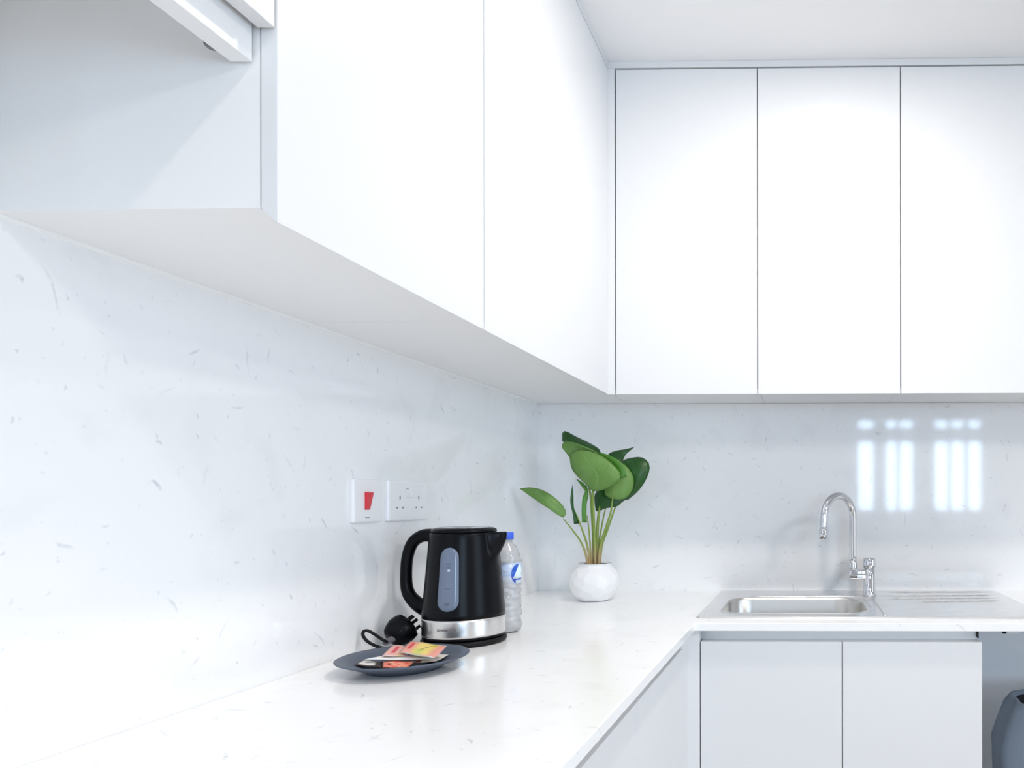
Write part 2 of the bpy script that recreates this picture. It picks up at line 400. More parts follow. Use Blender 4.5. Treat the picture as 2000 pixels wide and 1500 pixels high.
fb = box('ceiling_filler', (U-DT+0.001, -U, ZT+0.0026), (XC_+0.794, -0.01, ZC-0.0005), M['lacquer'])
tag(fb, 'narrow white filler strip between the back cabinets and the ceiling', 'trim')
fl = box('ceiling_filler', (0.001, -3.2, ZT+0.0026), (U, -U-0.0004, ZC-0.0005), M['lacquer'])
tag(fl, 'narrow white filler strip between the left cabinets and the ceiling', 'trim')
# fix: corner filler stops below the ceiling filler
for v in cf.data.vertices:
    if v.co.z > 2: v.co.z = ZT+0.0022

# cooker-hood cabinet nearer the camera: short door, front rail, open recess below
hc = empty('hood_cabinet', (U/2, -2.0, 1.65), 'short white cabinet with an open underside recess at the top left corner of the photo', 'cabinet')
ZH = at(535, 53, x=U).z
HY = YN-0.0025
def hood_panel(n, a, b, m=M['lacquer_edge']): return box(n, a, b, m, hc)
box('door', (U-DT+0.001, -2.18, ZH), (U, HY-0.0015, ZT), M['lacquer'], hc, bevel=0.0005)
ZR = at(500, 124, y=YN).z
XF = at(497, 120, y=YN).x
hood_panel('front_rail', (XF-0.0225, -2.18, ZR), (XF, HY-0.001, ZR+0.20))
hood_panel('top_board', (0.0008, -2.18, ZR+0.202), (XF, HY-0.001, ZR+0.22))
hood_panel('side_panel', (0.0008, -2.20, ZR-0.16), (U-DT, -2.182, ZT))
hood_panel('back_board', (0.0008, -2.18, ZR), (0.006, HY-0.001, ZR+0.20))
kb = at(413, 88, x=XF-0.030)
box('door_bumper', (XF-0.0335, kb.y-0.008, kb.z-0.005), (XF-0.0226, kb.y+0.004, kb.z+0.02), M['dark_hole'], hc, bevel=0.003, seg=2)
c = empty('wall_cabinet', (U/2, -2.7, ZU), 'tall white wall cabinet beyond the hood recess, outside the photo', 'cabinet')
carcass(0.0005, -3.19, U-DT, -2.202, c); bevel_door_x('door', -3.19, -2.2, ZB, ZT, c)

# ------------------------------------------------------------------ base cabinets
XD = 0.582; YD = -0.59                        # door faces of the left and back runs
ZD = at(1500, 1253.5, y=YD).z; REC = 0.045
L1, L2, L3 = 0.6105, 0.9512, 1.2849
sy = at(1249, 1400, x=XD).y
pe = at(1333, 1400, x=XD).y
def front_x(name, y0, y1, parent): return box(name, (XD-DT, y0, 0.10), (XD, y1, ZD), M['lacquer'], parent, bevel=0.0007)
def front_y(name, x0, x1, parent): return box(name, (x0, YD, 0.10), (x1, YD+DT, ZD), M['lacquer'], parent, bevel=0.0007)
b1 = empty('base_cabinet', (0.3, (sy-1.9)/2, 0), 'white handleless base cabinet on the left run, nearest the camera below the worktop edge', 'cabinet')
box('carcass', (0.01, -1.9, 0.10), (XD-DT-0.001, sy-0.0006, ZD), M['lacquer_edge'], b1)
box('grip_channel', (0.01, -1.9, ZD+0.0005), (XD-REC, sy-0.0006, ZWB-0.0008), M['lacquer_edge'], b1)
front_x('door', -1.897, sy-GAP, b1)
b2 = empty('base_cabinet', (0.3, (sy+pe)/2, 0), 'white base cabinet on the left run next to the inner corner below the worktop', 'cabinet')
box('carcass', (0.01, sy+0.0006, 0.10), (XD-DT-0.001, -0.006, ZD), M['lacquer_edge'], b2)
box('grip_channel', (0.01, sy+0.0006, ZD+0.0005), (XD-REC, -0.006, ZWB-0.0008), M['lacquer_edge'], b2)
front_x('door', sy+GAP, pe-GAP, b2)
bm = bmesh.new()                               # L-shaped corner post
pts = [(XD-DT, pe), (XD-0.0004, pe), (XD-0.0004, YD), (L1-GAP, YD), (L1-GAP, YD+DT), (XD-DT, YD+DT)]
prism('corner_post', pts, 'z', 0.10, ZWB-0.0008, M['lacquer'], b2)
b3 = empty('base_cabinet', ((L1+L3)/2, YD/2, 0), 'white two-door base cabinet under the sink', 'cabinet')
box('side_panel', (L3-0.020, YD+DT+0.001, 0.10), (L3-0.003, -0.005, ZWB-0.03), M['lacquer_edge'], b3)
box('bottom_board', (XD+0.03, YD+DT+0.001, 0.10), (L3-0.0205, -0.005, 0.118), M['lacquer_edge'], b3)
box('grip_channel', (XD-DT-0.0005, YD+REC, ZD-0.03), (L3-0.004, YD+REC+0.012, ZWB-0.0008), M['lacquer_edge'], b3)
box('top_ledge', (L1+0.0005, YD+DT+0.001, ZD-0.012), (L3-0.004, YD+REC-0.0005, ZD-0.002), M['lacquer_edge'], b3)
front_y('door', L1+GAP*0.5, L2-GAP*0.8, b3); front_y('door', L2+GAP*0.8, L3, b3)
box('gap_shade_strip', (L3-0.0035, YD+0.030, ZD+0.004), (L3-0.001, YD+REC+0.012, ZWB-0.001), M['black_matt'], b3)  # black strip stands in for the shade in the gap behind the door
for nm, a, b in (('plinth', (0.01, -1.9, 0.001), (XD-0.06, -0.006, 0.099)), ('plinth', (XD-0.058, YD+0.06, 0.001), (L3-0.01, -0.006, 0.099))):
    tag(box(nm, a, b, M['lacquer']), 'white plinth board under the '+('left' if a[0] < .1 else 'sink')+' base cabinets', 'plinth')
# small white fitting under the worktop in the open bay
wf = at(1965, 1233, y=-0.30)
fx = empty('cable_clip', (wf.x+0.02, -0.30, ZWB), 'small white plastic fitting with a dark end under the worktop right of the sink cabinet', 'clip')

box('clip_body', (wf.x, -0.305, 0.8192), (wf.x+0.037, -0.285, ZWB-0.001), M['white_plastic'], fx, bevel=0.003, seg=2)
box('clip_end', (wf.x-0.010, -0.305, 0.8197), (wf.x-0.0005, -0.287, ZWB-0.001), M['black_matt'], fx, bevel=0.002)

# ------------------------------------------------------------------ sink
SINK_Z = ZW+0.0035
sk = empty('sink', (1.0, -0.28, ZW), 'stainless steel inset sink with one bowl and a ribbed drainer on the right', 'sink')
BX0, BX1, BY0, BY1 = 0.640, 1.024, -0.476, -0.186
def rl(x0, y0, x1, y1, r, z): return [Vector(p) for p in rrect(x0, y0, x1, y1, r, 8, z)]
bm = bmesh.new()
X1 = 1.466; Y1 = -0.010; Y0 = -0.5365; X0 = 0.5905
rings = [rl(X0, Y0, X1, Y1, 0.012, ZW+0.0004), rl(X0+0.0015, Y0+0.0015, X1-0.0015, Y1-0.0015, 0.011, ZW+0.0030),
         rl(X0+0.005, Y0+0.005, X1-0.005, Y1-0.005, 0.010, SINK_Z),
         rl(X0+0.014, Y0+0.014, X1-0.014, Y1-0.014, 0.010, SINK_Z-0.0012)]
loops(bm, rings)
# deck: flat plate between the rim and the bowl opening
last = [bm.verts.new(p) for p in rings[-1]]
rb = [0.075, 0.060, 0.060, 0.060]             # bowl corners: right-back, left-back, left-front, right-front
op = [Vector(p) for p in rrect(BX0, BY0, BX1, BY1, rb, 8, SINK_Z-0.0012)]
opv = [bm.verts.new(p) for p in op]; n = len(op)
for i in range(n): bm.faces.new((last[i], last[(i+1) % n], opv[(i+1) % n], opv[i]))
deck_edge = opv
bmesh.ops.remove_doubles(bm, verts=bm.verts, dist=1e-6)
obj('deck', bm, M['steel'], sk)
def bowl(z, inset, r):
    return [Vector(p) for p in rrect(BX0+inset, BY0+inset, BX1-inset, BY1-inset, [max(q-inset*0.5, r) for q in rb], 8, z)]
bm = bmesh.new(); zs = SINK_Z-0.0012
loops(bm, [bowl(zs, 0.0, .03), bowl(zs-0.0015, 0.0012, .03), bowl(zs-0.006, 0.003, .03), bowl(zs-0.07, 0.008, .03), bowl(zs-0.125, 0.014, .03),
           bowl(zs-0.142, 0.020, .03), bowl(zs-0.150, 0.034, .03), bowl(zs-0.153, 0.075, .03)], cap1=True)
o = obj('bowl', bm, mat('bowl_steel', (0.66, 0.64, 0.61), 0.30, 1.0), sk, smooth=True, recalc=False)
# raised bead round the bowl opening
bm = bmesh.new()
loops(bm, [[p+Vector((0, 0, 0.0)) for p in bowl(zs, -0.006, .03)], bowl(zs+0.0022, -0.0035, .03), bowl(zs+0.0022, -0.001, .03), bowl(zs, 0.0002, .03)])
obj('bowl_rim', bm, M['steel'], sk, smooth=True)
bm = lathe([(0.004, 0.0), (0.040, 0.0), (0.042, 0.002), (0.036, 0.0035), (0.004, 0.0025)], (0.83, -0.33, zs-0.1525), 32)
obj('drain', bm, M['chrome'], sk, smooth=True)
# drainer: shallow pressed panel outline and three ribs
for i, (ya, yb, xa, xb) in enumerate(((-0.046, -0.040, 1.11, 1.430), (-0.135, -0.118, 1.09, 1.430), (-0.200, -0.178, 1.10, 1.425), (-0.262, -0.240, 1.18, 1.422))):
    bm = bmesh.new(); pts = [(xa, ya, zs-0.0004), (xb, yb, zs-0.0004)]
    rings = []
    for k in range(24):
        t = k/23; x = xa+(xb-xa)*t; y = ya+(yb-ya)*t; h = 0.0024*min(1, math.sin(PI*t)*3)
        rings.append([(x, y-0.0055, zs+0.0001), (x, y-0.0035, zs+h), (x, y+0.0035, zs+h), (x, y+0.0055, zs+0.0001)])
    loops(bm, rings, closed=False); obj('drainer_rib', bm, M['steel'], sk)
# pressed step between bowl and drainer, curving round the tap
bm = bmesh.new()
path = spline([(1.062, -0.520, zs), (1.062, -0.40, zs), (1.058, -0.28, zs), (1.044, -0.20, zs), (1.02, -0.168, zs), (0.97, -0.150, zs), (0.90, -0.152, zs), (0.84, -0.163, zs), (0.70, -0.166, zs)], 6)
tube(bm, path, 0.0032, 8); obj('pressed_edge', bm, M['steel'], sk, smooth=True)

# ------------------------------------------------------------------ tap
tx, ty = 1.0549, -0.118
tp = empty('kitchen_tap', (tx, ty, zs), 'chrome kitchen mixer tap with a tall curved spout behind the sink bowl', 'tap')
obj('body', lathe([(0.0215, 0), (0.0218, 0.003), (0.0198, 0.006), (0.0182, 0.02), (0.0172, 0.05), (0.0172, 0.078), (0.0150, 0.080)], (tx, ty, zs+0.0003), 40), M['chrome'], tp, smooth=True)
def head(a, r, h): return (r*(1+0.05*math.cos(2*a)), h)
obj('lever_handle', lathe([(0.0155, 0.0), (0.0180, 0.003), (0.0185, 0.012), (0.0180, 0.026), (0.0165, 0.0315), (0.012, 0.033)], (tx, ty, zs+0.0812), 40, head), M['chrome'], tp, smooth=True)
bm = bmesh.new(); tube(bm, [(tx+0.004, ty-0.012, zs+0.103), (tx-0.002, ty-0.030, zs+0.108), (tx-0.006, ty-0.050, zs+0.114)], lambda t: 0.0062-0.002*t, 12)
obj('lever_stub', bm, M['chrome'], tp, smooth=True)
cx_, cy_ = tx-0.050, ty-0.003
arm = bmesh.new(); add_box(arm, (cx_-0.013, ty-0.013, zs+0.048), (tx-0.006, ty+0.012, zs+0.078), 0.006, 3)
obj('side_arm', arm, M['chrome'], tp, smooth=True)
obj('collar', lathe([(0.0135, 0), (0.0135, 0.010), (0.0118, 0.020), (0.0122, 0.024), (0.0105, 0.028)], (cx_, cy_, zs+0.0775), 32), M['chrome'], tp, smooth=True)
AR = 0.064; dirx, diry = -0.70, -0.714
zt_ = zs+0.238
pts = [(cx_, cy_, zs+0.10), (cx_, cy_, zs+0.15), (cx_, cy_, zs+0.20), (cx_, cy_, zt_)]
for k in range(1, 17):
    a = PI*k/16*1.02; q = AR*(1-math.cos(a)); pts.append((cx_+dirx*q, cy_+diry*q, zt_+AR*math.sin(a)))
q = AR*2; pts.append((cx_+dirx*(q+0.001), cy_+diry*(q+0.001), zt_-0.015)); pts.append((cx_+dirx*(q+0.002), cy_+diry*(q+0.002), zt_-0.030))
bm = bmesh.new(); tube(bm, spline(pts, 4), 0.0112, 20); obj('spout', bm, M['chrome'], tp, smooth=True)
ex = (cx_+dirx*(q+0.003), cy_+diry*(q+0.003))
obj('aerator', lathe([(0.0102, -0.002), (0.0128, 0), (0.0130, 0.026), (0.0118, 0.0285)], (ex[0], ex[1], zt_-0.0605), 28), M['chrome'], tp, smooth=True)

# ------------------------------------------------------------------ switches on the left wall
def plate(name, y0, y1, z0, z1, parent, m):
    bm = bmesh.new(); rings = []
    for x, ins in ((0.0003, 0.0005), (0.0055, 0.0), (0.0080, 0.0012), (0.0090, 0.0035)):
        rings.append([Vector((x, p[0], p[1])) for p in rrect(y0+ins, z0+ins, y1-ins, z1-ins, 0.004, 4)])
    loops(bm, rings, True, True, True); return obj(name, bm, m, parent)
sw = empty('cooker_switch', (0.0, -0.9225, 1.192), 'white square wall switch with a red rocker left of the double socket', 'switch')
y0, y1, z0, z1 = -0.9700, -0.8795, 1.1490, 1.2345
plate('faceplate', y0, y1, z0, z1, sw, M['white_plastic'])
zc0 = at(720, 961, x=0.012).z; zc1 = at(720, 996, x=0.012).z; ym = at(720.5, 978, x=0.012).y
bm = bmesh.new()
hw = 0.0090
V = [(0.0092, ym-hw, zc1), (0.0092, ym+hw*0.75, zc1), (0.0092, ym+hw, zc0), (0.0092, ym-hw, zc0),
     (0.0110, ym-hw+.0005, zc1+.001), (0.0110, ym+hw*0.75-.0005, zc1+.001), (0.0170, ym+hw-.0005, zc0-.001), (0.0170, ym-hw+.0005, zc0-.001)]
vs = [bm.verts.new(p) for p in V]
for f in ((0, 1, 2, 3), (7, 6, 5, 4), (0, 4, 5, 1), (1, 5, 6, 2), (2, 6, 7, 3), (3, 7, 4, 0)): bm.faces.new([vs[i] for i in f])
mods(obj('red_rocker', bm, M['red_plastic'], sw), bev=0.0006)['label'] = 'red rocker switch'
box('printed_mark', (0.0091, ym-0.007, 1.1585), (0.0093, ym+0.007, 1.1600), M['grey_print'], sw)
so = empty('double_socket', (0.0, -0.777, 1.192), 'white double plug socket on the left wall between the red switch and the kettle', 'socket')
y0, y1 = -0.8545, -0.6990
plate('faceplate', y0, y1, 1.1490, 1.2345, so, M['white_plastic'])
yc = (y0+y1)/2
for s in (-1, 1):
    box('rocker', (0.0091, yc+s*0.0115-0.0065, 1.202), (0.0108, yc+s*0.0115+0.0065, 1.2205), M['white_plastic'], so, bevel=0.0008)
    c0 = yc+s*0.037
    for (a, b, zz, h) in ((0, 0.0018, 1.1985, 0.0038), (-0.011, 0.0026, 1.1770, 0.0017), (0.011, 0.0026, 1.1770, 0.0017)):
        box('socket_slot', (0.0090, c0+a-b, zz-h), (0.0093, c0+a+b, zz+h), M['dark_hole'], so)
box('printed_mark', (0.0091, yc-0.012, 1.1975), (0.0093, yc+0.010, 1.1985), M['grey_print'], so)
box('switch_mark', (0.0109, yc-0.016, 1.2165), (0.0111, yc-0.008, 1.2178), M['grey_print'], so)

# ------------------------------------------------------------------ kettle
kx, ky = at(907, 1253, z=ZW).x, at(907, 1253, z=ZW).y
kb_ = empty('kettle_stand', (kx, ky, ZW), 'round black power base under the kettle with a looped cord and three-pin plug beside it', 'kettle stand')
obj('base_disc', lathe([(0.076, 0), (0.081, 0.002), (0.0825, 0.006), (0.081, 0.0100), (0.074, 0.0115), (0.02, 0.0120)], (kx, ky, ZW+0.0004), 64), M['black_matt'], kb_, smooth=True)
kt = empty('kettle', (kx, ky, ZW+0.0125), 'black cordless kettle with a steel band and a blue-grey water gauge', 'kettle')
Z0 = ZW
def spout_fn(a, r, h):
    k = max(0.0, 1-abs(math.atan2(math.sin(a+0.12), math.cos(a+0.12)))/0.36)
    k = k*k*(3-2*k); t = min(1, max(0, (h-0.160)/0.062)); return (r+0.028*k*t*t*(3-2*t), h+0.002*k*t)
prof = [(0.060, 0.0130), (0.0765, 0.0128), (0.0790, 0.0150), (0.0795, 0.0180)]
obj('foot_ring', lathe(prof, (kx, ky, Z0), 96), M['black_plastic'], kt, smooth=True)
obj('metal_band', lathe([(0.078, 0.0182), (0.0797, 0.0185), (0.0799, 0.0225), (0.0797, 0.0500), (0.0794, 0.0545), (0.078, 0.0548)], (kx, ky, Z0), 96), M['steel_band'], kt, smooth=True)['label'] = 'brushed steel band with small dark lettering'
body = [(0.0785, 0.0550), (0.0795, 0.0562), (0.0790, 0.064)]
for i in range(1, 19):
    t = i/18; body.append((0.0790-0.0135*t-0.0018*math.sin(PI*t)*0, 0.064+0.158*t))
body += [(0.0648, 0.2255), (0.0625, 0.2265), (0.058, 0.2260)]
obj('body', lathe(body, (kx, ky, Z0), 128, spout_fn), M['black_plastic'], kt, smooth=True)
obj('lid', lathe([(0.0615, 0.2266), (0.0632, 0.2290), (0.0615, 0.2335), (0.056, 0.2360), (0.050, 0.2366), (0.048, 0.2352), (0.030, 0.2360), (0.008, 0.2365)], (kx, ky, Z0), 72), M['black_plastic'], kt, smooth=True)
obj('lid_rim', lathe([(0.0505, 0.2362), (0.0500, 0.2376), (0.0490, 0.2376), (0.0485, 0.2354)], (kx, ky, Z0), 72), M['chrome'], kt, smooth=True)
def K(x, y, z): return (kx+x, ky+y, Z0+z)
hp = spline([K(-0.052, 0, 0.2150), K(-0.070, 0, 0.2200), K(-0.090, 0, 0.2180), K(-0.108, 0, 0.2040), K(-0.1185, 0, 0.176), K(-0.1215, 0, 0.140), K(-0.120, 0, 0.112),
             K(-0.113, 0, 0.094), K(-0.100, 0, 0.080), K(-0.086, 0, 0.071), K(-0.070, 0, 0.064)], 6)
bm = bmesh.new(); tube(bm, hp, lambda t: 0.0155-0.0045*math.sin(PI*min(1, t*1.1))+0.001*t, 20, 0.95, side=(0, 1, 0))
obj('handle', bm, M['black_plastic'], kt, smooth=True)
# water gauge let into the front of the body
def on_body(a, h, off=0.0):
    t = (h-0.064)/0.158; r = 0.0790-0.0135*min(1, max(0, t))+off
    return Vector(K(r*math.sin(a), -r*math.cos(a), h))
def stadium(h0, h1, hw, off, k=10):
    """outline on the body surface around the gauge; hw half width in metres"""
    out = []; c0, c1 = h0+hw, h1-hw
    for i in range(k+1):
        b = PI+PI*i/k; out.append((hw*math.cos(b), c0+hw*math.sin(b)))
    for i in range(1, 8): out.append((hw*(1-0.04*i/8), c0+(c1-c0)*i/8))
    for i in range(k+1):
        b = PI*i/k; out.append((hw*0.95*math.cos(b), c1+hw*math.sin(b)))
    for i in range(1, 8): out.append((-hw*(0.96+0.04*i/8), c1+(c0-c1)*i/8))
    return [on_body(u/0.074, v, off) for u, v in out]
GA = at(878, 1150, y=ky-0.07); ga = math.asin(max(-1, min(1, (GA.x-kx)/0.075)))
def rotk(ring, a=ga):
    q = Matrix.Rotation(a, 3, 'Z'); c = Vector((kx, ky, 0)); return [q @ (p-c) + c for p in ring]
bm = bmesh.new(); rings = [rotk(stadium(0.0735, 0.199, 0.0195, -0.001)), rotk(stadium(0.0735, 0.199, 0.0195, 0.0022)), rotk(stadium(0.075, 0.1975, 0.0180, 0.0036))]
vs = loops(bm, rings); n = len(vs[-1]); r = vs[-1]
c0 = [bm.verts.new(p) for p in rotk(stadium(0.079, 0.194, 0.011, 0.0046))]
for i in range(n): bm.faces.new((r[i], r[(i+1) % n], c0[(i+1) % n], c0[i]))
bm.faces.new(c0); obj('water_gauge', bm, M['gauge'], kt, smooth=True)['label'] = 'blue-grey translucent water gauge'
def gauge_box(name, h0, h1, u0, u1, m):
    bm = bmesh.new(); a = [rotk([on_body(u/0.074, h, 0.0049) for u in (u0, u1)]) for h in (h0, h1)]; b = [rotk([on_body(u/0.074, h, 0.0038) for u in (u0, u1)]) for h in (h0, h1)]
    F4 = [a[0][0], a[0][1], a[1][1], a[1][0]]; B4 = [b[0][0], b[0][1], b[1][1], b[1][0]]
    loops(bm, [B4, F4], True, True, True); return obj(name, bm, m, kt)
for h0, h1, u0, u1 in ((0.166, 0.1685, -0.004, 0.004), (0.160, 0.1612, -0.004, 0.005), (0.118, 0.1195, -0.003, 0.004), (0.0865, 0.0900, -0.0045, 0.003)):
    gauge_box('gauge_mark', h0, h1, u0, u1, M['gauge_mark'])
gauge_box('gauge_dot', 0.152, 0.156, -0.001, 0.0035, mat('pale_marker', (0.5, 0.58, 0.70), 0.4))['label'] = 'small pale marker'  # small pale marker dot on the gauge face
# lettering on the steel band, wrapped round the cylinder
tcv = bpy.data.curves.new('lettering', 'FONT'); tcv.body = 'KENWOOD'; tcv.size = 0.0070; tcv.align_x = 'CENTER'; tcv.extrude = 0.00015; tcv.offset = 0.00012
tob = bpy.data.objects.new('tmp_text', tcv); C.objects.link(tob); dg = bpy.context.evaluated_depsgraph_get()
me = bpy.data.meshes.new_from_object(tob.evaluated_get(dg)); bpy.data.objects.remove(tob)
TA = at(876, 1233, y=ky-0.07); ta = math.asin((TA.x-kx)/0.0799)
for v in me.vertices:
    a = ta + v.co.x/0.0799; rr = 0.0800+v.co.z+0.0002
    v.co = Vector(K(rr*math.sin(a), -rr*math.cos(a), 0.0345+v.co.y))
link('lettering', me, M['dark_print'], kt)

# cord and three-pin plug of the power base
def pl(px, py, y): return at(px, py, y=y)
pc = at(778, 1236, y=-0.885)
bm = bmesh.new()
fw = 0.0265
prof = [(0.0, -0.024), (0.6, -0.024), (0.93, -0.020), (1.0, -0.010), (1.0, 0.002), (0.86, 0.012), (0.70, 0.020), (0.45, 0.0245), (0.0, 0.0255)]
rings = []
for r, h in prof[1:-1]:
    ring = []
    for i in range(40):
        a = 2*PI*i/40; c_, s_ = math.cos(a), math.sin(a)
        e = (abs(c_)**3.2+abs(s_)**3.2)**(-1/3.2); ring.append(Vector((c_*e*r*fw, s_*e*r*fw*0.98, h)))
    rings.append(ring)
loops(bm, rings, True, True, True)
Rp = (Vector((0, 0, -1))).rotation_difference(Vector((0.50, 0.62, 0.52))).to_matrix() @ Matrix.Rotation(math.radians(20), 3, 'Z')
bmesh.ops.rotate(bm, verts=bm.verts, matrix=Rp)
zmin = min(v.co.z for v in bm.verts); pco = Vector((pc.x+0.003, pc.y, ZW+0.001-zmin))
bmesh.ops.translate(bm, verts=bm.verts, vec=pco)
plug = obj('plug', bm, M['black_plastic'], kb_, smooth=True)
def sub(name, bm, m):
    o = obj(name, bm, m, None, smooth=False); o.parent = plug; o.matrix_parent_inverse = plug.matrix_basis.inverted(); return o
for (a, b, wv, hv, ln) in ((0.0, 0.011, 0.002, 0.004, 0.016), (-0.011, -0.011, 0.0032, 0.002, 0.012), (0.011, -0.011, 0.0032, 0.002, 0.012)):
    bm = bmesh.new(); add_box(bm, (a-wv, b-hv, -0.0235-ln), (a+wv, b+hv, -0.0235), 0.0006)
    bmesh.ops.rotate(bm, verts=bm.verts, matrix=Rp); bmesh.ops.translate(bm, verts=bm.verts, vec=pco)
    sub('pin', bm, M['black_matt'])
bm = bmesh.new(); g0 = pl(768, 1247, pc.y-0.022); g1 = pl(752, 1256, pc.y-0.048)
tube(bm, [g0, (g0+g1)/2, g1], lambda t: 0.0068-0.0015*t, 14); sub('cord_grip', bm, mat('grey_grip', (0.16, 0.15, 0.17), 0.3))
yy = pc.y-0.062
cord = [pl(756, 1254, yy+.012), pl(745, 1248, yy+.002), pl(731, 1238.5, yy+.006), pl(719, 1232, yy+.004), pl(710.5, 1233, yy), pl(709, 1241, yy-.002), pl(716, 1251, yy-.003), pl(729, 1259.5, yy-.002),
        pl(745, 1265, yy), Vector((0.062, yy+0.012, ZW+0.0040)), Vector((0.080, -0.905, ZW+0.0038)), Vector((0.088, -0.868, ZW+0.0045))]
bm = bmesh.new(); tube(bm, spline(cord, 6), 0.0030, 10); obj('cord', bm, M['black_matt'], kb_, smooth=True)

# ------------------------------------------------------------------ plate with sachets
px_, py_ = 0.1680, -1.083; PS = 0.885
dp = empty('plate', (px_, py_, ZW), 'round slate-blue plate with a wide flat rim in front of the kettle', 'plate')
obj('dish', lathe([(q*PS, h) for q, h in [(0.02, 0.0), (0.066, 0.0), (0.069, 0.0035), (0.078, 0.0065), (0.100, 0.0145), (0.1165, 0.0205), (0.1180, 0.0222), (0.1160, 0.0232), (0.098, 0.0182), (0.076, 0.0105), (0.068, 0.0078), (0.02, 0.0070)]],
    (px_, py_, ZW+0.0004), 96), M['ceramic_dark'], dp, smooth=True)

def uvmat(name, fn, rough=0.38):
    m = mat(name, (0.8, 0.8, 0.8), rough); g = N(m)
    s = g.n('ShaderNodeSeparateXYZ'); g.l(g.n('ShaderNodeUVMap').outputs[0], s.inputs[0])
    g.l(fn(g, s.outputs[0], s.outputs[1]), g.b.inputs['Base Color']); return m
def rect(g, u, v, a, b, c, d, s=0.02):
    return g.math('MULTIPLY', g.math('MULTIPLY', g.mapr(u, a-s, a+s), g.mapr(u, b-s, b+s, 1, 0)), g.math('MULTIPLY', g.mapr(v, c-s, c+s), g.mapr(v, d-s, d+s, 1, 0)))
def f_yellow(g, u, v):
    n_ = g.noise(g.n('ShaderNodeUVMap').outputs[0], 7, 2).outputs[0]
    c = g.mix(rect(g, u, v, 0.0, 1.0, 0.06, 0.94), (0.86, 0.80, 0.76, 1), (0.84, 0.36, 0.28, 1))
    c = g.mix(rect(g, u, v, 0.30, 0.78, 0.10, 1.0, 0.10), c, (0.88, 0.70, 0.20, 1))
    c = g.mix(g.math('MULTIPLY', rect(g, u, v, 0.34, 0.60, 0.0, 0.45, 0.1), n_), c, (0.45, 0.60, 0.12, 1))
    c = g.mix(rect(g, u, v, 0.12, 0.20, 0.30, 0.85), c, (0.70, 0.06, 0.06, 1))
    d = g.math('ABSOLUTE', g.math('SUBTRACT', g.math('SUBTRACT', v, 0.28), g.math('MULTIPLY', g.math('SUBTRACT', u, 0.45), 2.1)))
    c = g.mix(g.math('MULTIPLY', g.mapr(d, 0.02, 0.07, 0.9, 0.0), rect(g, u, v, 0.46, 0.74, 0.1, 0.95)), c, (0.25, 0.22, 0.03, 1))
    r = g.math('SQRT', g.math('ADD', g.math('POWER', g.math('SUBTRACT', u, 0.74), 2.0), g.math('POWER', g.math('SUBTRACT', v, 0.80), 2.0)))
    return g.mix(g.mapr(r, 0.05, 0.10, 1, 0), c, (0.62, 0.50, 0.02, 1))
def f_pink(g, u, v):
    c = g.mix(rect(g, u, v, 0.0, 0.97, 0.06, 0.92), (0.86, 0.82, 0.78, 1), (0.83, 0.42, 0.36, 1))
    c = g.mix(rect(g, u, v, 0.25, 0.42, 0.25, 0.80), c, (0.68, 0.06, 0.08, 1))
    return g.mix(rect(g, u, v, 0.60, 0.85, 0.0, 0.5, 0.1), c, (0.80, 0.55, 0.25, 1))
def f_brown(g, u, v):
    c = g.mix(rect(g, u, v, 0.12, 0.70, 0.14, 0.80, 0.05), (0.035, 0.018, 0.016, 1), (0.78, 0.74, 0.70, 1))
    return g.mix(rect(g, u, v, 0.30, 0.72, 0.46, 0.56, 0.03), c, (0.06, 0.03, 0.03, 1))
def f_red(g, u, v):
    n_ = g.noise(g.n('ShaderNodeUVMap').outputs[0], 5, 3, 0.6).outputs[0]
    c = g.mix(g.mapr(n_, 0.35, 0.65), (0.80, 0.10, 0.08, 1), (0.86, 0.42, 0.25, 1))
    c = g.mix(rect(g, u, v, 0.18, 0.30, 0.30, 0.55, 0.03), c, (0.10, 0.02, 0.02, 1))
    return g.mix(rect(g, u, v, 0.0, 1.0, 0.88, 1.1), c, (0.80, 0.72, 0.66, 1))
def f_cream(g, u, v):
    c = g.mix(g.mapr(v, 0.80, 0.95), (0.84, 0.80, 0.74, 1), (0.70, 0.72, 0.70, 1))
    return g.mix(rect(g, u, v, 0.0, 0.30, 0.0, 0.25), c, (0.35, 0.06, 0.04, 1))
